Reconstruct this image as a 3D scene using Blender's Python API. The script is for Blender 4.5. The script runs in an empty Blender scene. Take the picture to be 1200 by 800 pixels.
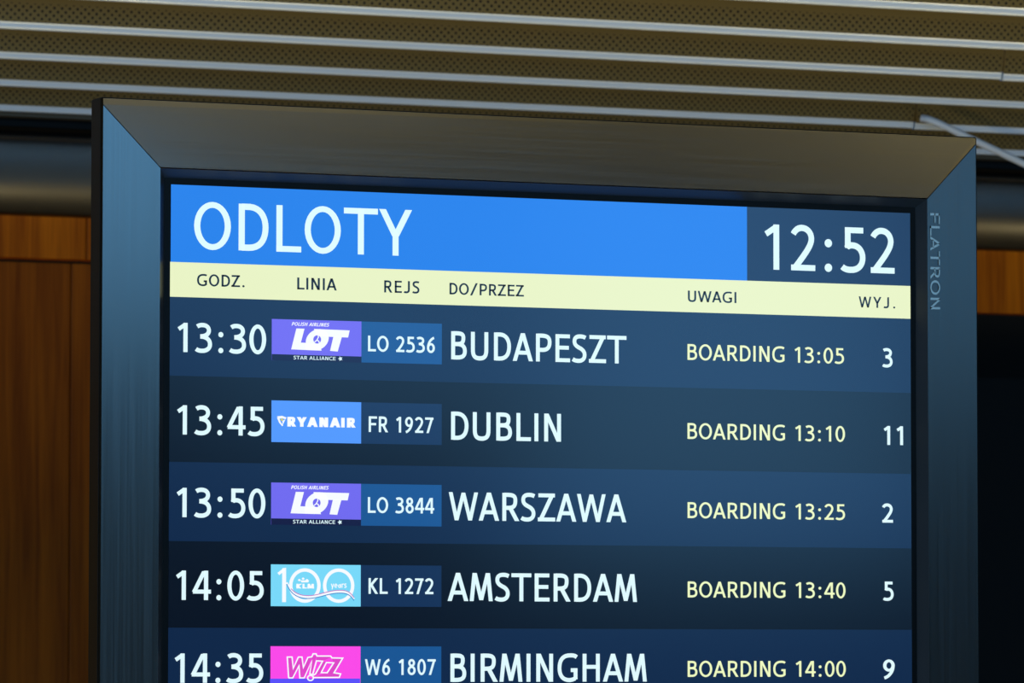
import bpy, math, random
from mathutils import Vector

C = bpy.context.scene.collection
random.seed(4)
EYE = 1.87            # height of the heading band's lower edge above the floor; the plans below count z from it

# ---------------------------------------------------------------- camera
def set_camera():
    f, yaw, pit, rol = 5861.8, .3981, .0623, .0008
    fwd = Vector((math.sin(yaw)*math.cos(pit), math.cos(yaw)*math.cos(pit), math.sin(pit)))
    r = Vector((math.cos(yaw), -math.sin(yaw), 0)); u = r.cross(fwd)
    r2 = r*math.cos(rol) + u*math.sin(rol); u2 = -r*math.sin(rol) + u*math.cos(rol)
    cam = bpy.data.cameras.new('camera'); o = bpy.data.objects.new('camera', cam); C.objects.link(o)
    from mathutils import Matrix
    m = Matrix((r2, u2, -fwd)).transposed().to_4x4()
    m.translation = Vector((-1.1395, -3.3309, -.2505 + EYE)); o.matrix_world = m
    cam.sensor_width = 36; cam.lens = 36*f/1200; cam.clip_start = .1; cam.clip_end = 60
    cam.dof.use_dof = True; cam.dof.focus_distance = 3.58; cam.dof.aperture_fstop = 48
    bpy.context.scene.camera = o
set_camera()

# ---------------------------------------------------------------- world, lights, exposure
S = bpy.context.scene
S.view_settings.view_transform = 'Standard'; S.view_settings.look = 'None'
S.view_settings.exposure = 0; S.view_settings.gamma = 1
w = bpy.data.worlds.new('world'); S.world = w; w.use_nodes = True
w.node_tree.nodes['Background'].inputs[0].default_value = (.55, .75, 1, 1)
w.node_tree.nodes['Background'].inputs[1].default_value = .02

def area(name, loc, rot, sx, sy, power, col):
    l = bpy.data.lights.new(name, 'AREA'); l.shape = 'RECTANGLE'; l.size = sx; l.size_y = sy
    l.energy = power; l.color = col
    o = bpy.data.objects.new(name, l); o.location = loc; o.rotation_euler = rot; C.objects.link(o); return o
R90 = math.pi/2
DAY = (.19, .55, 1.0); DAY2 = (.30, .62, 1.0); WARM = (1, .78, .42); OLIVE = (1, .78, .38)
# x, z, width, height, radiance, tint of each window in the rear wall
WINDOWS = [(2.1, 3.3, 2.5, 1.5, 2.0, DAY), (3.92, 3.0, .85, 1.5, 1.4, DAY), (5.15, 2.7, 1.4, 1.6, 2.1, DAY), (7.3, 3.15, 2.0, 1.4, .8, DAY), (9.75, 1.75, 2.0, 2.9, .8, DAY), (-3, 1.2, 5.0, 2.1, 26, DAY2)]  # last two windows are added, unseen, to brighten the slat lips
for x, z, sx, sz, r, c in WINDOWS:
    area('window_daylight', (x, -9.93, z), (R90, 0, 0), sx, sz, r*math.pi*sx*sz, c)
SIDE = (11, -5.5, 1.6, 7.5, 2.6)             # opening added in the right wall to brighten the slat lips: x, y, z, length, height
area('side_daylight', (10.93, SIDE[1], SIDE[2]), (R90, 0, -R90), SIDE[3], SIDE[4], .5*math.pi*SIDE[3]*SIDE[4], DAY2)
for x, p in ((-2, 24), (1, 16), (3.6, 22), (6.7, 44), (9, 24)):
    area('cornice_light', (x, -9.2, 5.1), (math.radians(-35), 0, 0), 1.6, .2, p, (1, .92, .62))  # added lamps: warm the upper wall that the top bezel mirrors
for x in (-2.4, -.4, 1.6, 3.6, 5.6):
    area('floor_uplight', (x, 1.2, .3), (math.pi + math.radians(25), 0, 0), .4, .1, 36, OLIVE)  # added lamps below the view, brightening the slat faces

# ---------------------------------------------------------------- materials
def s2l(c): return tuple(((v/255+.055)/1.055)**2.4 if v/255 > .04045 else v/255/12.92 for v in c)
def mat(name, col, rough=.5, metal=0, spec=.5):
    m = bpy.data.materials.new(name); m.use_nodes = True; b = m.node_tree.nodes['Principled BSDF']
    b.inputs['Base Color'].default_value = (*s2l(col), 1); b.inputs['Roughness'].default_value = rough
    b.inputs['Metallic'].default_value = metal; b.inputs['Specular IOR Level'].default_value = spec
    return m
def N(m, t, **k):
    n = m.node_tree.nodes.new(t)
    for a, v in k.items(): setattr(n, a, v)
    return n
def lk(m, a, b): m.node_tree.links.new(a, b)
def bsdf(m): return m.node_tree.nodes['Principled BSDF']
def math_n(m, op, a, b=None):
    n = N(m, 'ShaderNodeMath', operation=op)
    for i, v in enumerate((a, b)):
        if v is None: continue
        if isinstance(v, (int, float)): n.inputs[i].default_value = v
        else: lk(m, v, n.inputs[i])
    return n.outputs[0]

def lcd(name, col, gain=1.0):
    """a lit area of the LCD panel: it emits its colour and its satin front face reflects the room"""
    m = mat(name, (1, 1, 1), .13, 0, .8); b = bsdf(m)
    b.inputs['Emission Color'].default_value = (*s2l(col), 1); b.inputs['Emission Strength'].default_value = gain
    return m

def brushed(name, col, axis, rough=.3):
    m = mat(name, col, rough, 1.0)
    tc = N(m, 'ShaderNodeTexCoord'); mp = N(m, 'ShaderNodeMapping')
    mp.inputs['Scale'].default_value = (6, 6, 900) if axis == 'x' else (900, 6, 6)
    lk(m, tc.outputs['Object'], mp.inputs[0])
    nz = N(m, 'ShaderNodeTexNoise'); nz.inputs['Scale'].default_value = 1; nz.inputs['Detail'].default_value = 3
    lk(m, mp.outputs[0], nz.inputs[0])
    mr = N(m, 'ShaderNodeMapRange'); mr.inputs[3].default_value = rough-.03; mr.inputs[4].default_value = rough+.05
    lk(m, nz.outputs[0], mr.inputs[0]); lk(m, mr.outputs[0], bsdf(m).inputs['Roughness'])
    bp = N(m, 'ShaderNodeBump'); bp.inputs['Strength'].default_value = .006; bp.inputs['Distance'].default_value = .0003
    lk(m, nz.outputs[0], bp.inputs['Height']); lk(m, bp.outputs[0], bsdf(m).inputs['Normal'])
    return m

def wood(name, dark, light, sx=30):
    m = mat(name, dark, .5, 0, .1)
    tc = N(m, 'ShaderNodeTexCoord'); mp = N(m, 'ShaderNodeMapping'); mp.inputs['Scale'].default_value = (sx, 4, 1.1)
    lk(m, tc.outputs['Object'], mp.inputs[0])
    n1 = N(m, 'ShaderNodeTexNoise'); n1.inputs['Scale'].default_value = 1.6; n1.inputs['Detail'].default_value = 7
    n1.inputs['Distortion'].default_value = .6; lk(m, mp.outputs[0], n1.inputs[0])
    n2 = N(m, 'ShaderNodeTexNoise'); n2.inputs['Scale'].default_value = 9; n2.inputs['Detail'].default_value = 4
    lk(m, mp.outputs[0], n2.inputs[0])
    mx = math_n(m, 'ADD', math_n(m, 'MULTIPLY', n1.outputs[0], .7), math_n(m, 'MULTIPLY', n2.outputs[0], .3))
    cr = N(m, 'ShaderNodeValToRGB'); cr.color_ramp.elements[0].position = .38; cr.color_ramp.elements[1].position = .62
    cr.color_ramp.elements[0].color = (*s2l(dark), 1); cr.color_ramp.elements[1].color = (*s2l(light), 1)
    lk(m, mx, cr.inputs[0]); lk(m, cr.outputs[0], bsdf(m).inputs['Base Color'])
    return m

def perforated(name, col, rough):
    m = mat(name, col, rough, .35)
    uv = N(m, 'ShaderNodeUVMap'); sp = N(m, 'ShaderNodeSeparateXYZ'); lk(m, uv.outputs[0], sp.inputs[0])
    P, Q = .0111, .0107
    def lattice(off):
        a = math_n(m, 'MULTIPLY', math_n(m, 'SUBTRACT', math_n(m, 'FRACT', math_n(m, 'ADD', math_n(m, 'DIVIDE', sp.outputs[0], P), 50+off)), .5), P)
        b = math_n(m, 'MULTIPLY', math_n(m, 'SUBTRACT', math_n(m, 'FRACT', math_n(m, 'ADD', math_n(m, 'DIVIDE', sp.outputs[1], Q), 50+off)), .5), Q)
        return math_n(m, 'SQRT', math_n(m, 'ADD', math_n(m, 'MULTIPLY', a, a), math_n(m, 'MULTIPLY', b, b)))
    d = math_n(m, 'MINIMUM', lattice(0), lattice(.5))
    hole = math_n(m, 'LESS_THAN', d, .0019)
    hole = math_n(m, 'MULTIPLY', hole, math_n(m, 'LESS_THAN', sp.outputs[1], .0262))
    hole = math_n(m, 'MULTIPLY', hole, math_n(m, 'GREATER_THAN', sp.outputs[1], .0005))
    mx = N(m, 'ShaderNodeMix', data_type='RGBA'); lk(m, hole, mx.inputs[0])
    mx.inputs[6].default_value = (*s2l(col), 1); mx.inputs[7].default_value = (.002, .002, .002, 1)
    lk(m, mx.outputs[2], bsdf(m).inputs['Base Color'])
    return m

M = dict(
    bezel_x=brushed('bezel_brushed_metal_across', (122, 122, 120), 'x', .12),
    bezel_z=brushed('bezel_brushed_metal_upright', (122, 122, 120), 'z', .15),
    bevel=mat('bezel_inner_bevel', (72, 72, 74), .36, .65),
    black=mat('black_plastic', (5, 5, 5), .5, 0, .15),
    mask=mat('lcd_black_border', (3, 3, 3), .3, 0, .15),
    print=mat('pale_grey_print', (196, 172, 156), .15, 1),
    slat=perforated('perforated_beige_metal', (112, 98, 58), .42),
    lip=mat('satin_aluminium_edge', (206, 218, 232), .38, .3),
    plenum=mat('dark_plenum', (12, 12, 12), .9),
    fascia=mat('satin_metal_fascia', (132, 132, 130), .27, 1),
    fascia_dark=mat('dull_bronze_strip', (70, 64, 50), .6),
    wood=wood('reddish_wood_veneer', (164, 74, 4), (212, 106, 8)),
    panelwood=wood('dark_wood_veneer', (134, 60, 6), (172, 84, 10)),  # same veneer coloured darker, standing in for shade under the header
    joint=mat('dark_joint', (10, 7, 4), .9),
    wall=mat('dark_plaster', (52, 47, 38), .9),
    cornice=mat('cream_plaster', (170, 158, 126), .9),
    hallceil=mat('hall_ceiling_paint', (140, 128, 100), .9),
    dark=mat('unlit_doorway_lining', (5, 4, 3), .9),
    cable=mat('pale_cable_sheath', (200, 202, 205), .45),
    steel=mat('dark_steel', (50, 50, 52), .4, .9),
)
mf = mat('stone_floor', (150, 136, 108), .3)
nz = N(mf, 'ShaderNodeTexNoise'); nz.inputs['Scale'].default_value = 5; nz.inputs['Detail'].default_value = 6
cr = N(mf, 'ShaderNodeValToRGB'); cr.color_ramp.elements[0].color = (*s2l((128, 114, 88)), 1); cr.color_ramp.elements[1].color = (*s2l((165, 150, 120)), 1)
lk(mf, nz.outputs[0], cr.inputs[0]); lk(mf, cr.outputs[0], bsdf(mf).inputs['Base Color']); M['floor'] = mf

# ---------------------------------------------------------------- mesh helpers
def mesh(name, verts, faces, m, smooth=False):
    me = bpy.data.meshes.new(name); me.from_pydata([tuple(v) for v in verts], [], faces); me.update()
    me.materials.append(m)
    if smooth:
        for p in me.polygons: p.use_smooth = True
    return me
def wpos(o):
    v = Vector((0, 0, 0))
    while o: v = v + o.location; o = o.parent
    return v
def link(name, me, parent=None, at=None, kind=None, label=None, cat=None, group=None):
    """vertices are given with z counted from EYE; the object sits at `at` (default: its parent's place)"""
    o = bpy.data.objects.new(name, me); C.objects.link(o)
    base = wpos(parent) if parent else Vector((0, 0, 0))
    if at is not None: o.location = Vector(at) - base
    off = Vector((0, 0, EYE)) - (base + o.location)
    me.transform(__import__('mathutils').Matrix.Translation(off)); o.parent = parent
    if kind: o['kind'] = kind
    if label: o['label'] = label
    if cat: o['category'] = cat
    if group: o['group'] = group
    return o
def boxvf(x0, x1, y0, y1, z0, z1):
    v = [(x, y, z) for x in (x0, x1) for y in (y0, y1) for z in (z0, z1)]
    f = [(0, 1, 3, 2), (4, 6, 7, 5), (0, 4, 5, 1), (2, 3, 7, 6), (0, 2, 6, 4), (1, 5, 7, 3)]
    return v, f
def box(name, x0, x1, y0, y1, z0, z1, m, **k):
    return link(name, mesh(name, *boxvf(x0, x1, y0, y1, z0, z1), m), **k)
def boxes(name, lst, m, **k):
    V, F = [], []
    for b in lst:
        v, f = boxvf(*b); F += [tuple(i+len(V) for i in q) for q in f]; V += v
    return link(name, mesh(name, V, F, m), **k)
def bevelled(o, wdt, seg=2):
    md = o.modifiers.new('bevel', 'BEVEL'); md.width = wdt; md.segments = seg; md.limit_method = 'ANGLE'
    return o
def extrude_profile(name, prof, x0, x1, m, m2=None, lipfaces=(), uvs=False, smooth=False, dz=(0, 0), cap=True, **k):
    """prof: (y,z) points swept along x as a sheet with the profile's own thickness where closed"""
    n = len(prof)
    V = [(x0, y, z+dz[0]) for y, z in prof] + [(x1, y, z+dz[1]) for y, z in prof]
    F = [(i, i+1, n+i+1, n+i) for i in range(n-1)]
    me = bpy.data.meshes.new(name); me.from_pydata(V, [], F); me.materials.append(m)
    if m2:
        me.materials.append(m2)
        for i in lipfaces: me.polygons[i].material_index = 1
    if uvs is not False:
        arc = [0]
        for i in range(1, n): arc.append(arc[-1] + math.dist(prof[i], prof[i-1]))
        a0 = arc[uvs]; ul = me.uv_layers.new(name='UVMap')
        for p in me.polygons:
            for li in p.loop_indices:
                vi = me.loops[li].vertex_index; ul.data[li].uv = (V[vi][0], arc[vi % n]-a0)
    if smooth:
        for p in me.polygons: p.use_smooth = True
    me.update()
    return link(name, me, **k)

# ---------------------------------------------------------------- setting: hall shell
FL = -EYE
box('floor', -6, 11, -10, 6.2, FL-.2, FL, M['floor'], kind='structure')
box('wall_left', -6.2, -6, -10, 4.8, FL, 3.4, M['wall'], kind='structure')
boxes('wall_right', [(11, 11.2, -10, -9.25, FL, 3.4), (11, 11.2, -1.75, 4.8, FL, 3.4), (11, 11.2, -9.25, -1.75, FL, .3-EYE), (11, 11.2, -9.25, -1.75, 2.9-EYE, 3.4)], M['wall'], kind='structure')
# window wall behind the viewer, with its inferred and added openings
xs = [-6.2]; segs = []
for x, z, sx, sz, p, c_ in sorted(WINDOWS):
    segs.append((xs[-1], x-sx/2, -10.2, -10, FL, 3.4)); xs.append(x+sx/2)
    segs.append((x-sx/2, x+sx/2, -10.2, -10, FL, z-sz/2-EYE)); segs.append((x-sx/2, x+sx/2, -10.2, -10, z+sz/2-EYE, 3.4))
segs.append((xs[-1], 11.2, -10.2, -10, FL, 3.4))
boxes('wall_rear', segs, M['wall'], kind='structure')
for i, (x, z, sx, sz, p, c_) in enumerate(WINDOWS):
    z -= EYE
    boxes('window_%d' % (i+1), [(x-sx/2, x-sx/2+.05, -10.1, -9.98, z-sz/2, z+sz/2), (x+sx/2-.05, x+sx/2, -10.1, -9.98, z-sz/2, z+sz/2),
          (x-sx/2+.05, x+sx/2-.05, -10.1, -9.98, z-sz/2, z-sz/2+.05), (x-sx/2+.05, x+sx/2-.05, -10.1, -9.98, z+sz/2-.05, z+sz/2)], M['steel'], kind='structure')
box('trim_1', -6, 11, -1.45, -1.35, .62, 3.4, M['hallceil'], kind='structure')       # edge of the low ceiling towards the high hall

box('trim_4', -6, 11, -10, -9.9, 4.15-EYE, 3.4, M['cornice'], kind='structure')       # pale cornice added over the windows for the top bezel to mirror

# ---------------------------------------------------------------- ceiling with its perforated slats
ceil = boxes('ceiling', [(-6, 11, -1.35, 4.8, .80, .9), (-6, 11, -10, -1.35, 3.4, 3.6)], M['hallceil'], kind='structure')
box('plenum_lining', -6, 11, -1.35, 4.8, .79, .80, M['plenum'], parent=ceil)
a = math.radians(78)
PROF = [(.011, .014), (.010, .0015), (.0075, .0002), (.004, 0), (.0022, .0004), (.0012, .0014), (.0006, .0036), (.0001, .0066), (-.0002, .0090), (-.0016, .0098)]
PROF += [(-.0016 - .040*math.cos(a), .0098 + .040*math.sin(a)), (-.02, .0520), (-.28, .088), (-.285, .10)]
Y0, PITCH, ZL = 3.1923, .333, .6
def slat(k, x0, x1, dz=(0, 0)):
    pr = [(Y0 + PITCH*k + y, ZL + z) for y, z in PROF]
    o = extrude_profile('slat', pr, x0, x1, M['slat'], M['lip'], range(0, 9), uvs=9, smooth=False, dz=dz, parent=ceil)
    for i in range(0, 9): o.data.polygons[i].use_smooth = True
    return o
SEAM = {0: 2.3925, 2: 2.591}
for k in range(-13, 4):
    if k in SEAM:
        s = SEAM[k]; slat(k, -6, s-.0012); slat(k, s+.0012, 11, dz=(-.0015, -.0015))
    else: slat(k, -6, 11)
# dark end strip after the last slat and rounded metal fascia below it
box('trim_2', -6, 11, 4.245, 4.275, .5985, .6060, M['fascia_dark'], kind='structure')
arc = [(4.32, .584), (4.262, .584)]; yy, zz = 4.2585, .5835
for i in range(31):
    arc.append((yy, zz)); q = i/30
    tilt = -55 + 56*(q/.2)**.6 if q < .2 else (1 + 8*(q-.2)/.35 if q < .55 else 9 + 27*(q-.55)/.45)
    yy += .1385/30*math.tan(math.radians(tilt)); zz -= .1385/30
arc.append((4.32, arc[-1][1]))
extrude_profile('trim_3', arc, -6, 11, M['fascia'], smooth=True, kind='structure')

# ---------------------------------------------------------------- back wall: veneer header, recessed veneer wall, dark doorway
wb = boxes('wall_back', [(-6, 1.95, 4.34, 4.8, .3785, .80), (1.95, 11, 4.34, 4.8, .3378, .80), (-6, 1.95, 4.40, 4.8, FL, .3785), (4.4, 11, 4.40, 4.8, FL, .3378)], M['joint'], kind='structure')
boxes('wall_doorway', [(1.95, 2.0, 4.8, 6.2, FL, .34), (4.4, 4.45, 4.8, 6.2, FL, .34), (1.95, 4.45, 6.15, 6.2, FL, .34), (1.95, 4.45, 4.8, 6.2, .34, .39)], M['dark'], kind='structure')
edges = [-6 + .6*i + .13 for i in range(29)]
for i in range(len(edges)-1):
    x0, x1 = edges[i], edges[i+1]
    zl = .3785 if x0 < 1.95 else .3378
    bevelled(box('veneer_board', x0+.0008, x1-.0008, 4.30, 4.34, zl, .449, M['wood'], parent=wb), .0015)
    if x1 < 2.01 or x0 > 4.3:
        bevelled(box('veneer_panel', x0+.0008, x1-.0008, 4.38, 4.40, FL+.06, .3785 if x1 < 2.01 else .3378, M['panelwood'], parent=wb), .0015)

# ---------------------------------------------------------------- pale cable slung under the ceiling
def tube(pts, r, n=12):
    P = [Vector(p) for p in pts]; V, F = [], []
    for i, p in enumerate(P):
        d = (P[min(i+1, len(P)-1)] - P[max(i-1, 0)]).normalized()
        s = d.cross(Vector((0, 1, .01))).normalized(); t = s.cross(d)
        for j in range(n):
            an = 2*math.pi*j/n; V.append(p + s*r*math.cos(an) + t*r*math.sin(an))
    for i in range(len(P)-1):
        for j in range(n):
            F.append((i*n+j, i*n+(j+1) % n, (i+1)*n+(j+1) % n, (i+1)*n+j))
    F.append(tuple(range(n))); F.append(tuple((len(P)-1)*n+j for j in reversed(range(n))))
    return V, F
pts = [(2.556, 3.765, .6060), (2.575, 3.752, .5985), (2.65, 3.75, .5695), (2.734, 3.75, .5376), (2.85, 3.75, .493), (3.2, 3.75, .36), (4.2, 3.75, .10), (6, 3.75, -.2), (11, 3.75, -.45)]
def smooth_pts(P, n=8):
    out = []
    for i in range(len(P)-1):
        p0, p1, p2, p3 = [Vector(P[max(0, min(len(P)-1, j))]) for j in (i-1, i, i+1, i+2)]
        for q in range(n):
            t = q/n
            out.append(.5*((2*p1) + (p2-p0)*t + (2*p0-5*p1+4*p2-p3)*t*t + (3*p1-p0-3*p2+p3)*t**3))
    out.append(Vector(P[-1])); return out
v, f = tube(smooth_pts(pts), .0060)
link('ceiling_cable', mesh('ceiling_cable', v, f, M['cable'], True), at=(2.4, 3.75, EYE+.6), label='pale grey cable slanting down from the slatted ceiling behind the monitor corner', cat='cable')

# ---------------------------------------------------------------- the monitor
SW, ST, SB = .585, .0793, -.9607             # lit area: x 0..SW, z SB..ST
mon = bpy.data.objects.new('departures_monitor', None); C.objects.link(mon); mon.location = (SW/2, .06, 0)
mon['label'] = 'tall black framed departures monitor showing blue flight list under ODLOTY heading'; mon['category'] = 'monitor'
mon.empty_display_size = .3
YI, YO = -.0085, -.0059
IN, OX, OZ, BV = .0103, .0531, .0582, .0045  # distances from the lit area to bezel inner edge, outer edge (x), (z), foot of the bevel
ix0, ix1, iz0, iz1 = -IN, SW+IN, SB-IN, ST+IN
ox0, ox1, oz0, oz1 = -OX, SW+OX, SB-OZ, ST+OZ
MZ = OX - IN                                  # 45 degree mitre runs out to the sides
CH = .0012
g = .0004                                    # half width of the mitre gap
def face_piece(name, poly, m):
    """poly: (x,y,z) loop seen from the front; thickened backwards 3 mm"""
    n = len(poly); V = list(poly) + [(x, .010, z) for x, y, z in poly]
    F = [tuple(range(n)), tuple(range(2*n-1, n-1, -1))] + [(i, n+i, n+(i+1) % n, (i+1) % n) for i in range(n)]
    me = mesh(name, V, F, m)
    return link(name, me, parent=mon)
def yat(t): return YI + (YO-YI)*t
# upper bezel: mitres at both ends
zt_m = iz1 + MZ
KM = MZ/(OZ-IN); YS = yat(KM)
face_piece('bezel_top', [(ox0+CH, YO, oz1), (ox0+CH, YS, zt_m+g*2), (ix0, YI, iz1+g*2), (ix1, YI, iz1+g*2), (ox1-CH*.3, YS, zt_m+g*2), (ox1-CH*.3, YO, oz1)], M['bezel_x'])
zb_m = iz0 - MZ
face_piece('bezel_bottom', [(ox0+CH, YO, oz0), (ox1-CH*.3, YO, oz0), (ox1-CH*.3, YS, zb_m-g*2), (ix1, YI, iz0-g*2), (ix0, YI, iz0-g*2), (ox0+CH, YS, zb_m-g*2)], M['bezel_x'])
face_piece('bezel_side', [(ox0+CH, YS, zb_m), (ix0, YI, iz0), (ix0, YI, iz1), (ox0+CH, YS, zt_m)][::-1], M['bezel_z'])
bs = face_piece('bezel_side', [(ix1, YI, iz0), (ox1-CH*.3, YS, zb_m), (ox1-CH*.3, YS, zt_m), (ix1, YI, iz1)][::-1], M['bezel_z'])
# thin polished chamfer on the outer edge
V = [(ox0+CH, YO-.0002, oz0), (ox0+CH, YO-.0002, oz1), (ox0, YO+.0012, oz1), (ox0, YO+.0012, oz0)]
V += [(ox0+CH, .01, oz0), (ox0+CH, .01, oz1), (ox0, .01, oz1), (ox0, .01, oz0)]
link('edge_chamfer', mesh('edge_chamfer', V, [(0, 1, 2, 3), (3, 2, 6, 7), (1, 5, 6, 2), (0, 3, 7, 4), (0, 4, 5, 1), (7, 6, 5, 4)], M['bezel_z']), parent=mon)
# inner bevel: four splayed strips
bx0, bx1, bz0, bz1 = -BV, SW+BV, SB-BV, ST+BV
YB = -.0004
A = [(ix0, YI, iz0), (ix1, YI, iz0), (ix1, YI, iz1), (ix0, YI, iz1)]; B = [(bx0, YB, bz0), (bx1, YB, bz0), (bx1, YB, bz1), (bx0, YB, bz1)]
for i in range(4):
    j = (i+1) % 4
    n = 'bevel_strip'
    q = [A[i], A[j], B[j], B[i]]; V = q + [(x, .012, z) for x, y, z in q]
    link(n, mesh(n, V, [(3, 2, 1, 0), (4, 5, 6, 7), (0, 1, 5, 4), (1, 2, 6, 5), (2, 3, 7, 6), (3, 0, 4, 7)], M['bevel']), parent=mon)
# black shell: rim behind the bezel and slimmer back housing
boxes('frame_rim', [(ox0+.0002, ox0+.03, .0098, .0155, oz0, oz1), (ox1-.03, ox1-.0002, .0098, .0155, oz0, oz1),
      (ox0+.03, ox1-.03, .0098, .0155, oz1-.03, oz1-.0002), (ox0+.03, ox1-.03, .0098, .0155, oz0+.0002, oz0+.03)], M['black'], parent=mon)
V = [(ox0, YO+.0012, oz0), (ox0, YO+.0012, oz1), (ox0, .0155, oz1), (ox0, .0155, oz0)]
link('side_cheek', mesh('side_cheek', *boxvf(ox0-.0004, ox0-.0001, YO+.0014, .0155, oz0, oz1), M['black']), parent=mon)
link('side_cheek', mesh('side_cheek', *boxvf(ox1-.0003, ox1+.0006, YO+.0004, .0155, oz0, oz1), M['black']), parent=mon)
link('top_cap', mesh('top_cap', *boxvf(ox0, ox1, YO+.0004, .0155, oz1, oz1+.0008), M['black']), parent=mon)
bevelled(box('back_housing', .02, SW-.02, .0155, .10, SB+.02, ST-.02, M['black'], parent=mon), .01, 3)
box('lcd_border', bx0-.004, bx1+.004, 0.0, .0120, bz0-.004, bz1+.004, M['mask'], parent=mon)
# pedestal that carries it on the floor
bevelled(box('pedestal_post', SW/2-.07, SW/2+.07, .10, .16, FL+.02, -.35, M['steel'], parent=mon), .006)
bevelled(box('pedestal_base', SW/2-.35, SW/2+.35, -.2, .42, FL, FL+.02, M['steel'], parent=mon), .006)

# ---------------------------------------------------------------- lettering drawn stroke by stroke (units: 1000 per em, capitals 716 high)
CAP = 716
ADV = dict(A=590, B=566, C=598, D=613, E=536, F=525, G=676, H=654, I=278, J=477, K=576, L=507, M=709, N=638, O=674, P=558, R=582, S=481, T=581, U=648, V=587, W=852, Y=570, Z=550)
for d in '0123456789': ADV[d] = 524
ADV.update({'.': 367, ':': 367, '/': 524, ' ': 301, 'y': 495, 'e': 545, 'a': 525, 'r': 400, 's': 405})

def bez(p0, segs, n=9):
    pts = [p0]
    for c1, c2, p3 in segs:
        a0 = pts[-1]
        for i in range(1, n+1):
            t = i/n; u = 1-t
            pts.append((u**3*a0[0]+3*u*u*t*c1[0]+3*u*t*t*c2[0]+t**3*p3[0], u**3*a0[1]+3*u*u*t*c1[1]+3*u*t*t*c2[1]+t**3*p3[1]))
    return pts
def ribbon(pts, w, lo=None, hi=None, closed=False):
    """list of quads following a centre line with mitred joins"""
    n = len(pts); L = []; Rr = []
    for i in range(n):
        if closed: a_, b_ = pts[i-1], pts[(i+1) % n]
        else: a_, b_ = pts[max(0, i-1)], pts[min(n-1, i+1)]
        p = pts[i]
        def nd(q, r_):
            dx, dy = r_[0]-q[0], r_[1]-q[1]; l = math.hypot(dx, dy) or 1; return dx/l, dy/l
        if a_ == p: d1 = d2 = nd(p, b_)
        elif b_ == p: d1 = d2 = nd(a_, p)
        else: d1, d2 = nd(a_, p), nd(p, b_)
        nx, ny = -(d1[1]+d2[1]), d1[0]+d2[0]; l = math.hypot(nx, ny) or 1; nx /= l; ny /= l
        c = max(.35, nx*-d1[1] + ny*d1[0]); h = w/2/c
        L.append((p[0]+nx*h, p[1]+ny*h)); Rr.append((p[0]-nx*h, p[1]-ny*h))
    def cl(p):
        y = p[1]
        if lo is not None: y = max(lo, y)
        if hi is not None: y = min(hi, y)
        return (p[0], y)
    L = [cl(p) for p in L]; Rr = [cl(p) for p in Rr]
    m_ = n if closed else n-1
    return [[L[i], Rr[i], Rr[(i+1) % n], L[(i+1) % n]] for i in range(m_)]
def ell(cx, cy, rx, ry, w, t=None, n=32):
    t = t or w; q = []
    for i in range(n):
        a0, a1 = 2*math.pi*i/n, 2*math.pi*(i+1)/n
        q.append([(cx+rx*math.cos(a0), cy+ry*math.sin(a0)), (cx+rx*math.cos(a1), cy+ry*math.sin(a1)),
                  (cx+(rx-w)*math.cos(a1), cy+(ry-t)*math.sin(a1)), (cx+(rx-w)*math.cos(a0), cy+(ry-t)*math.sin(a0))])
    return q
def disc(cx, cy, rx, ry=None, n=20):
    ry = ry or rx
    return [[(cx+rx*math.cos(2*math.pi*i/n), cy+ry*math.sin(2*math.pi*i/n)) for i in range(n)]]

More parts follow.
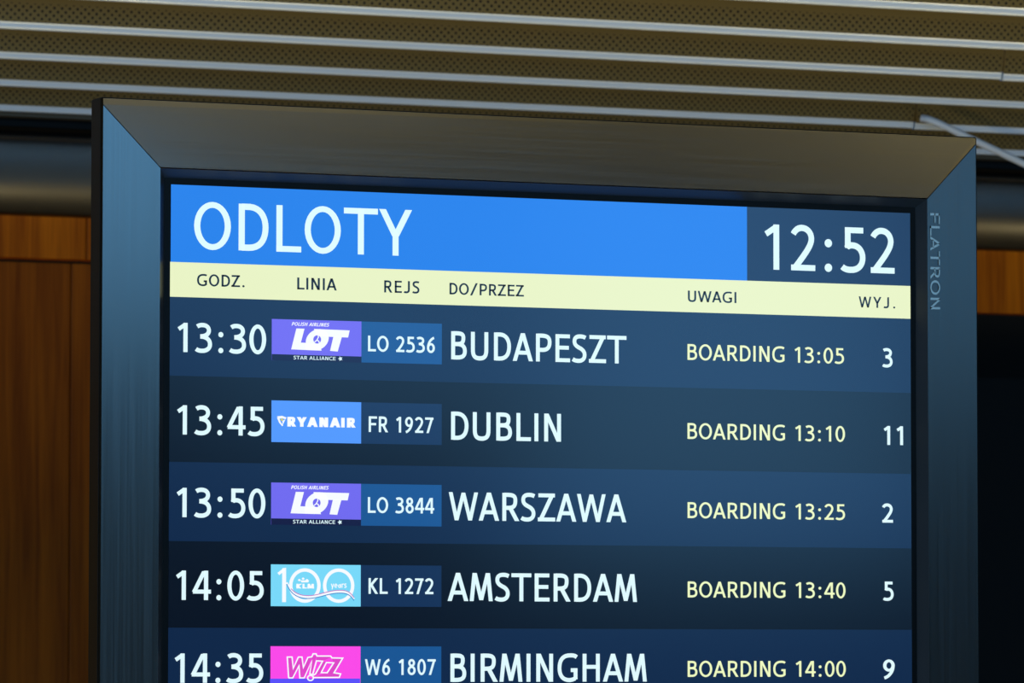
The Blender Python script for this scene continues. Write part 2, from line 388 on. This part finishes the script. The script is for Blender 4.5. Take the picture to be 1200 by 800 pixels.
def glyph(ch, w):
    h = w/2; t = w*.9; T = CAP-t/2; Bm = t/2
    def V_(x, y0=0, y1=CAP): return [[(x-h, y0), (x+h, y0), (x+h, y1), (x-h, y1)]]
    def H_(x0, x1, y): return [[(x0, y-t/2), (x1, y-t/2), (x1, y+t/2), (x0, y+t/2)]]
    def D_(x0, y0, x1, y1, k=1.0):
        l = math.hypot(x1-x0, y1-y0); hw = h*k*l/abs(y1-y0)
        return [[(x0-hw, y0), (x0+hw, y0), (x1+hw, y1), (x1-hw, y1)]]
    def Cv(p0, *segs, k=.96, lo=None, hi=None): return ribbon(bez(p0, segs), w*k, lo, hi)
    if ch == 'O': return ell(337, 358, 297, 368, w, t)
    if ch == '0': return ell(262, 358, 222, 368, w, t)
    if ch == 'D': return V_(85+h) + Cv((85+h, T), ((max(160, 87+h), T), (230, T), (270, T)), ((440, T-10), (572-h, 520), (572-h, 362)), ((572-h, 180), (440, Bm), (250, Bm)), ((max(200, 89+h), Bm), (max(150, 87+h), Bm), (85+h, Bm)))
    if ch == 'L': return V_(85+h) + H_(85, 492, Bm)
    if ch == 'T': return H_(10, 572, T) + V_(291)
    if ch == 'Y':
        hw = h*1.15
        return D_(10+hw, CAP, 285, 300) + D_(560-hw, CAP, 285, 300) + V_(285, 0, 345)
    if ch == 'G': return Cv((590, 628), ((530, 680), (460, T+8), (400, T+8)), ((200, T+8), (45+h, 560), (45+h, 350)), ((45+h, 160), (190, Bm-8), (380, Bm-8)), ((470, Bm-8), (540, 30+h), (612-h, 85))) + V_(612-h, 60, 345) + H_(420, 612, 345-t/2)
    if ch == 'C': return Cv((565, 640), ((510, 680), (450, T+8), (390, T+8)), ((190, T+8), (45+h, 560), (45+h, 350)), ((45+h, 160), (180, Bm-8), (370, Bm-8)), ((450, Bm-8), (520, 30+h), (575, 85)))
    if ch == 'Z': return H_(48, 520, T) + H_(32, 528, Bm) + D_(32+w*.62, 20, 520-w*.62, CAP-20)
    if ch == '.': r = max(h*1.15, 62); return disc(170, r-6, r)
    if ch == ':': r = max(h*1.2, 66); return disc(184, r-6, r) + disc(184, 450, r)
    if ch == 'I': return V_(139)
    if ch == 'N': return V_(82+h) + V_(556-h) + D_(82+w*.58, CAP, 556-w*.58, 0)
    if ch == 'H': return V_(82+h) + V_(572-h) + H_(90, 565, 380)
    if ch == 'A':
        hw = h*1.07
        return D_(5+hw, 0, 295, CAP) + D_(585-hw, 0, 295, CAP) + H_(130, 460, 215)
    if ch == 'V': return D_(5+h, CAP, 293, 0) + D_(582-h, CAP, 293, 0)
    if ch == 'E': return V_(85+h) + H_(85, 500, T) + H_(85, 470, 372) + H_(85, 505, Bm)
    if ch == 'F': return V_(85+h) + H_(85, 515, T) + H_(85, 470, 362)
    if ch == 'P': return V_(82+h) + Cv((82+h, T), ((max(150, 87+h), T), (max(200, 89+h), T), (250, T)), ((410, T), (530-h, 620), (530-h, 500)), ((530-h, 370), (410, 300), (270, 300)), ((max(200, 89+h), 300), (max(150, 87+h), 300), (82+h, 305)))
    if ch == 'R': return V_(85+h) + Cv((85+h, T), ((max(150, 87+h), T), (max(200, 89+h), T), (250, T)), ((400, T), (510-h, 630), (510-h, 530)), ((510-h, 400), (420, 345), (290, 335)), ((max(200, 89+h), 332), (max(150, 87+h), 332), (85+h, 332))) + D_(300, 345, 575-h*1.3, 0, 1.02)
    if ch == 'B': return V_(85+h) + Cv((85+h, T), ((max(150, 87+h), T), (max(200, 89+h), T), (240, T)), ((380, T), (485-h, 650), (485-h, 550)), ((485-h, 440), (390, 395), (260, 392)), ((180, 392), (max(150, 87+h), 392), (85+h, 392))) + Cv((85+h, 392), ((max(150, 87+h), 392), (max(200, 89+h), 392), (270, 392)), ((410, 392), (528-h, 320), (528-h, 215)), ((528-h, 100), (410, Bm), (260, Bm)), ((max(200, 89+h), Bm), (max(150, 87+h), Bm), (85+h, Bm)))
    if ch == 'J': return Cv((340, CAP), ((340, 500), (340, 350), (340, 210)), ((340, 100), (290, Bm-4), (190, Bm-4)), ((140, Bm-4), (95, 50), (60, 75)), k=1)
    if ch == 'S': return Cv((415, 640), ((370, 665), (320, T+8), (260, T+8)), ((150, T+8), (95, 630), (95, 545)), ((95, 460), (150, 420), (235, 380)), ((340, 335), (390, 275), (390, 195)), ((390, 100), (320, Bm-8), (215, Bm-8)), ((150, Bm-8), (95, 50), (45, 85)))
    if ch == '/': return D_(95, -30, 430, 746)
    if ch == 'U': return Cv((78+h, CAP), ((78+h, 560), (78+h, 400), (78+h, 260)), ((78+h, 110), (180, Bm-8), (324, Bm-8)), ((468, Bm-8), (570-h, 110), (570-h, 260)), ((570-h, 400), (570-h, 560), (570-h, CAP)), k=1)
    if ch == 'W':
        return D_(12+h, CAP, 235, 0, .95) + D_(425, CAP-10, 235, 0, .92) + D_(425, CAP-10, 615, 0, .92) + D_(840-h, CAP, 615, 0, .95)
    if ch == 'M':
        return D_(30+h*1.05, 0, 165, CAP, 1) + D_(175, CAP, 354, 25, .95) + D_(534, CAP, 354, 25, .95) + D_(679-h*1.05, 0, 544, CAP, 1)
    if ch == 'K': return V_(85+h) + D_(150, 330, 500, CAP, 1) + D_(215, 420, 570-h*1.2, 0, 1.05)
    if ch == '1': return V_(364-h) + ribbon([(130, 560), (364-h*1.1, 676)], w*.9)
    if ch == '2': return Cv((88, 575), ((120, 640), (175, T+8), (240, T+8)), ((340, T+8), (408, 600), (408, 510)), ((408, 400), (300, 270), (95, 20)), lo=0) + H_(48, 475, Bm)
    if ch == '3': return Cv((90, 635), ((130, 665), (180, T+8), (225, T+8)), ((325, T+8), (395, 625), (395, 545)), ((395, 455), (310, 398), (170, 394))) + Cv((170, 392), ((330, 392), (425, 320), (425, 205)), ((425, 95), (330, Bm-8), (220, Bm-8)), ((160, Bm-8), (105, 48), (60, 85)))
    if ch == '4': return V_(370) + D_(380-h, CAP-10, 60, 205, .95) + H_(25, 500, 205)
    if ch == '5': return H_(112, 440, T) + V_(112+h, 385, CAP) + Cv((112+h*.6, 385), ((160, 420), (200, 430), (240, 430)), ((350, 430), (428, 350), (428, 235)), ((428, 110), (340, Bm-8), (220, Bm-8)), ((160, Bm-8), (105, 45), (62, 85)))
    if ch == '6': return ell(272, 222, 205, 230, w, t) + Cv((435, 690), ((300, 660), (67+h, 480), (67+h, 225)))
    if ch == '9': return [[(524-x, 716-y) for x, y in p] for p in ell(272, 222, 205, 230, w, t) + Cv((435, 690), ((300, 660), (67+h, 480), (67+h, 225)))]
    if ch == '7': return H_(48, 485, T) + D_(180, 0, 470-h, CAP-20, .98)
    if ch == '8': return ell(262, 545, 178, 180, w, t) + ell(262, 205, 212, 214, w, t)
    if ch == 'y': return D_(20+h, 520, 260, 0) + D_(480-h, 520, 190, -200)
    if ch == 'e': return ell(270, 260, 230, 270, w, t, 24)[:21] + H_(60, 490, 270)
    if ch == 'a': return ell(250, 210, 200, 220, w, t) + V_(430, 0, 500)
    if ch == 'r': return V_(120, 0, 520) + Cv((120, 380), ((200, 500), (280, 490), (370, 470)))
    if ch == 's': return Cv((350, 460), ((200, 540), (80, 470), (80, 400)), ((80, 260), (330, 300), (330, 150)), ((330, 20), (180, 20), (50, 70)))
    return []

def place_polys(name, polys, m, y, parent, **k):
    V, F = [], []
    for p in polys:
        F.append(tuple(range(len(V), len(V)+len(p)))); V += [(x, y, z) for x, z in p]
    me = bpy.data.meshes.new(name); me.from_pydata(V, [], F); me.materials.append(m); me.update()
    nrm = me.polygons
    return link(name, me, parent=parent, **k)
def text_polys(s, weight, x0, x1, z, cap, shear=0, space=0):
    out = []; pen = 0
    for ch in s:
        for p in glyph(ch, weight): out.append([(x+pen+shear*yy, yy) for x, yy in p])
        pen += ADV[ch] + space
    a0 = min(q[0] for p in out for q in p); a1 = max(q[0] for p in out for q in p)
    kx = (x1-x0)/(a1-a0); kz = cap/CAP
    return [[(x0+(x-a0)*kx, z+yy*kz) for x, yy in p] for p in out]
def text(s, x0, x1, z, cap, m, parent, weight=110, y=-.0008, name='lettering', **k):
    return place_polys(name, text_polys(s, weight, x0, x1, z, cap, **k), m, y, parent)
def plate(name, x0, x1, z0, z1, m, y, parent, **k):
    return place_polys(name, [[(x0, z0), (x1, z0), (x1, z1), (x0, z1)]], m, y, parent, **k)

L = dict(
    title=lcd('lcd_title_blue', (28, 122, 228)), clock=lcd('lcd_clock_navy', (12, 34, 70)), head=lcd('lcd_heading_cream', (232, 240, 188)),
    row_a=lcd('lcd_row_navy', (13, 37, 70)), row_b=lcd('lcd_row_dark', (5, 14, 30)), fn_a=lcd('lcd_number_blue', (24, 84, 146)), fn_b=lcd('lcd_number_navy', (18, 46, 84)),
    white=lcd('lcd_white', (222, 248, 255)), ink=lcd('lcd_black_ink', (12, 16, 26)), yellow=lcd('lcd_pale_yellow', (236, 246, 190)), gap=lcd('lcd_gap', (6, 14, 28)),
    purple=lcd('lcd_logo_violet', (112, 104, 238)), strip=lcd('lcd_logo_strip', (16, 20, 62)), pure=lcd('lcd_logo_white', (246, 250, 255)),
    sky=lcd('lcd_logo_light_blue', (82, 150, 250)), cyan=lcd('lcd_logo_cyan', (120, 216, 248)), pink=lcd('lcd_logo_pink', (250, 72, 232)), pink2=lcd('lcd_logo_deep_pink', (222, 70, 200)),
    gold=lcd('lcd_logo_gold', (205, 205, 90)), red=lcd('lcd_logo_red', (190, 110, 190)), blue=lcd('lcd_logo_blue', (40, 130, 200)), violet=lcd('lcd_logo_blue_violet', (90, 80, 250)),
)
E1, E2, E3, E4 = -.0003, -.0006, -.0009, -.0012
title = plate('title_band', .0004, .4496, .0246, ST, L['title'], E1, mon)
text('ODLOTY', .0176, .1831, .0343, .0332, L['white'], title, 100, E2)
clock = plate('clock_panel', .4496, SW, .0246, ST, L['clock'], E1, mon)
text('12:52', .4638, .5717, .0334, .0336, L['white'], clock, 102, E2)
head = plate('heading_band', 0, SW, 0, .0246, L['head'], E1, mon)
for s, x0, x1, z, cap in (("GODZ.", .0200, .0556, .0082, .0084), ("LINIA", .0953, .1254, .0079, .0085), ("REJS", .1617, .1889, .0076, .0087), ("DO/PRZEZ", .2122, .2704, .0077, .0083), ("UWAGI", .4013, .4407, .0077, .0082), ("WYJ.", .5416, .5721, .0074, .0082)):
    text(s, x0, x1, z, cap, L['ink'], head, 116, E2, space={'WYJ.': 90, 'REJS': 40}.get(s, 0))

ROWS = [
    ("13:30", .0057, .0720, "LO 2536", .1493, .2008, "BUDAPESZT", .2136, .3518, "BOARDING 13:05", .4009, .5292, "3", .5610, .5697),
    ("13:45", .0056, .0710, "FR 1927", .1500, .1998, "DUBLIN", .2136, .2997, "BOARDING 13:10", .4008, .5298, "11", .5620, .5782),
    ("13:50", .0056, .0719, "LO 3844", .1495, .2005, "WARSZAWA", .2119, .3516, "BOARDING 13:25", .4008, .5296, "2", .5604, .5695),
    ("14:05", .0054, .0709, "KL 1272", .1500, .2000, "AMSTERDAM", .2111, .3601, "BOARDING 13:40", .4008, .5298, "5", .5608, .5698),
    ("14:35", .0047, .0708, "W6 1807", .1476, .2019, "BIRMINGHAM", .2134, .3679, "BOARDING 14:00", .4007, .5298, "9", .5608, .5705),
]
TOPS = [0, -.0556, -.1162, -.1718, -.2325, -.2881]

def logo_map(X0, X1, Ztop, Zbot, px0, px1, pt, pb, slope):
    """map of a drawing grid (10 units per millimetre-ish, skewed by `slope`) into the tile"""
    def f_(p):
        X, Y = p; u = (X-px0)/(px1-px0); v_ = (Y-(pt+slope*(X-px0)))/(pb-pt)
        return (X0+u*(X1-X0), Ztop+v_*(Zbot-Ztop))
    return f_
def logo_star(tile, zt, zb):
    f_ = logo_map(.0762, .1443, zt, zb, 80, 1130, 143, 615, .0195)
    place_polys('logo_strip', [[f_((80, 545)), f_((1130, 568)), f_((1130, 638)), f_((80, 615))]], L['strip'], E3, tile)
    P = [[(365, 250), (460, 252), (418, 412), (500, 415), (560, 500), (305, 490)]]
    P += [[(610+132*math.cos(t)-30*math.sin(t)*-.9, 378-123*math.sin(t)) for t in [2*math.pi*i/36 for i in range(36)]]]
    P += [[(570, 254), (990, 268), (972, 350), (600, 338)], [(800, 335), (898, 345), (850, 512), (760, 505)], [(470, 496), (660, 503), (640, 430), (470, 414)]]
    place_polys('logo_mark', [[f_(q) for q in p] for p in P], L['pure'], E3, tile)
    place_polys('logo_emblem', [[f_((607+46*math.cos(2*math.pi*i/20), 375+48*math.sin(2*math.pi*i/20))) for i in range(20)]], L['purple'], E4, tile)
    cr_ = ribbon([(575, 405), (600, 385), (620, 350), (618, 330)], 12) + ribbon([(600, 380), (625, 395), (630, 415)], 12)
    place_polys('logo_emblem', [[f_(q) for q in p] for p in cr_], L['pure'], E4-.0002, tile)
    tp = text_polys('POLISH AIRLINES', 130, 308, 750, 0, 40, shear=.25)
    place_polys('lettering', [[f_((x, 218+(x-308)*.02-z)) for x, z in p] for p in tp], L['pure'], E4, tile)
    tp = text_polys('STAR ALLIANCE', 110, 330, 825, 0, 40)
    tp += [[(880+28*math.cos(a_)*(1 if i % 2 else .5), 20+28*math.sin(a_)*(1 if i % 2 else .5)) for i, a_ in [(i, math.pi*i/5) for i in range(10)]]]
    place_polys('lettering', [[f_((x, 604+(x-330)*.02-z)) for x, z in p] for p in tp], L['white'], E4, tile)
def logo_harp(tile, zt, zb):
    f_ = logo_map(.0763, .1444, zt, zb, 80, 1130, 92, 575, .0205)
    tp = text_polys('RYANAIR', 190, 262, 1062, 0, 112, space=-6)
    place_polys('lettering', [[f_((x, 396+(x-262)*.018-z)) for x, z in p] for p in tp], L['pure'], E3, tile)
    P = [[(140, 278), (200, 272), (252, 292), (240, 312), (205, 300), (165, 305)], [(140, 290), (168, 300), (185, 345), (215, 385), (200, 392), (165, 350)], [(205, 330), (240, 312), (215, 365), (205, 385)]]
    place_polys('logo_emblem', [[f_(q) for q in p] for p in P], L['pure'], E3, tile)
    place_polys('logo_emblem', [[f_(q) for q in [(178, 308), (212, 303), (208, 328), (192, 335)]]], L['gold'], E4, tile)
def logo_hundred(tile, zt, zb):
    f_ = logo_map(.0759, .1441, zt, zb, 65, 1120, 210, 697, .002)
    P = [[(200, 255), (246, 248), (246, 650), (200, 650)]] + ribbon([(155, 322), (222, 270)], 34)
    P += ell(465, 455, 185, 202, 40, 40, 40) + ell(862, 455, 185, 202, 40, 40, 40)
    P += [[(400+45*i+16*math.cos(2*math.pi*j/8), (392 if i != 1 else 375)+13*math.sin(2*math.pi*j/8)) for j in range(8)] for i in range(3)] + [[(415, 395), (515, 395), (505, 418), (425, 418)]]
    P += [[(x, 490-z) for x, z in p] for p in text_polys('KLM', 190, 358, 574, 0, 55)]
    P += [[(x, 480-z) for x, z in p] for p in text_polys('years', 120, 770, 955, 0, 66)]
    place_polys('lettering', [[f_(q) for q in p] for p in P], L['pure'], E3, tile)
    c = bez((250, 420), [((290, 520), (360, 590), (500, 590)), ((620, 590), (740, 525), (870, 525)), ((960, 522), (1000, 550), (1040, 612))], 12)
    place_polys('logo_ribbon', [[f_(q) for q in p] for p in ribbon(c, 24)], L['pure'], E4, tile)
    place_polys('logo_ribbon', [[f_(q) for q in p] for p in ribbon([(x, y-16) for x, y in c[4:]], 9)], L['red'], E4-.0001, tile)
    place_polys('logo_ribbon', [[f_(q) for q in p] for p in ribbon([(x, y+17) for x, y in c], 10)], L['blue'], E4-.0001, tile)
def logo_outline(tile, zt, zb):
    f_ = logo_map(.0758, .1439, zt, zb, 60, 1115, 222, 712, 0)
    place_polys('logo_strip', [[f_(q) for q in [(60, 600), (1115, 600), (1115, 712), (60, 712)]]], L['violet'], E3, tile)
    fill = [[(258, 350), (312, 350), (325, 480), (300, 590), (275, 590)], [(325, 480), (385, 350), (430, 350), (320, 590), (280, 590)], [(385, 350), (430, 350), (443, 470), (455, 590), (405, 590)],
            [(443, 470), (500, 350), (545, 345), (455, 590), (415, 590)], [(545, 340), (600, 330), (545, 545), (520, 545)], [(600, 338), (780, 345), (660, 400), (600, 395)],
            [(670, 395), (720, 410), (655, 530), (570, 585)], [(780, 355), (905, 360), (805, 535), (880, 545), (865, 585), (570, 585), (725, 530), (800, 415)]]
    place_polys('logo_mark', [[f_(q) for q in p] for p in fill], L['pink2'], E3-.00005, tile)
    W = 15
    P = ribbon([(275, 592), (258, 348), (314, 348), (328, 480), (388, 348), (430, 348), (446, 470), (500, 352), (545, 345), (560, 310), (595, 310), (606, 336), (766, 336), (782, 358), (908, 360), (806, 532), (884, 545), (868, 586), (562, 588)], W)
    P += ribbon([(275, 592), (322, 592), (396, 450), (406, 592), (456, 592), (545, 395), (522, 545), (556, 552), (600, 392), (672, 396), (590, 545), (562, 560)], W)
    P += ribbon([(716, 412), (802, 416), (726, 532), (656, 530)], W, closed=True)
    P += ell(530, 592, 42, 38, 16, 16, 20)
    place_polys('logo_outline', [[f_(q) for q in p] for p in P], L['pure'], E4, tile)

LOGO = [('purple', logo_star, -.0137, -.0430), ('sky', logo_harp, -.0715, -.1010), ('purple', logo_star, -.1297, -.1595), ('cyan', logo_hundred, -.1876, -.2171), ('pink', logo_outline, -.2454, -.2750)]
for i, r in enumerate(ROWS):
    odd = i % 2 == 0
    row = plate('flight_row', 0, SW, TOPS[i+1], TOPS[i], L['row_a' if odd else 'row_b'], E1, mon)
    row['label'] = ('lighter' if odd else 'darker') + ' blue flight row reading ' + r[6].title()
    zb = -.0388 - .05808*i
    text(r[0], r[1], r[2], zb, .0206, L['white'], row, 110, E2)
    c, fn, zt, z1 = LOGO[i]
    tile = plate('airline_tile', .0762, .1443, z1, zt, L[c], E2, row); 
    # the tile is a sub-part of the row, so its drawings hang from the row too
    fn(row, zt, z1)
    plate('number_tile', .1443, .2063, z1, zt, L['fn_a' if odd else 'fn_b'], E2, row)
    text(r[3], r[4], r[5], -.0349-.0577*i, .0112, L['white'], row, 116, E3)
    text(r[6], r[7], r[8], -.0391-.0579*i, .0202, L['white'], row, 110, E2)
    text(r[9], r[10], r[11], -.0351-.05805*i, .0116, L['yellow'], row, 102, E2)
    text(r[12], r[13], r[14], -.0368-.058*i, .0141, L['white'], row, 118, E2)
    if not odd: plate('row_line', 0, SW, TOPS[i+1], TOPS[i+1]+.0014, L['gap'], E2-.0001, row)
z = TOPS[5]; i = 5
while z > SB+.01:
    hgt = .0556 if i % 2 == 0 else .0606
    z1 = max(SB, z-hgt)
    plate('flight_row', 0, SW, z1, z, L['row_a' if i % 2 == 0 else 'row_b'], E1, mon); z = z1; i += 1
# maker's lettering on the right bezel, reading downwards
tp = text_polys('FLATRON', 92, 0, .0722, 0, .0080)
XB = ox1 - .0405
pl = []
for p in tp: pl.append([(XB + zz, .0792 - xx) for xx, zz in p])
place_polys('bezel_print', pl, M['print'], YI-.0002, bs)
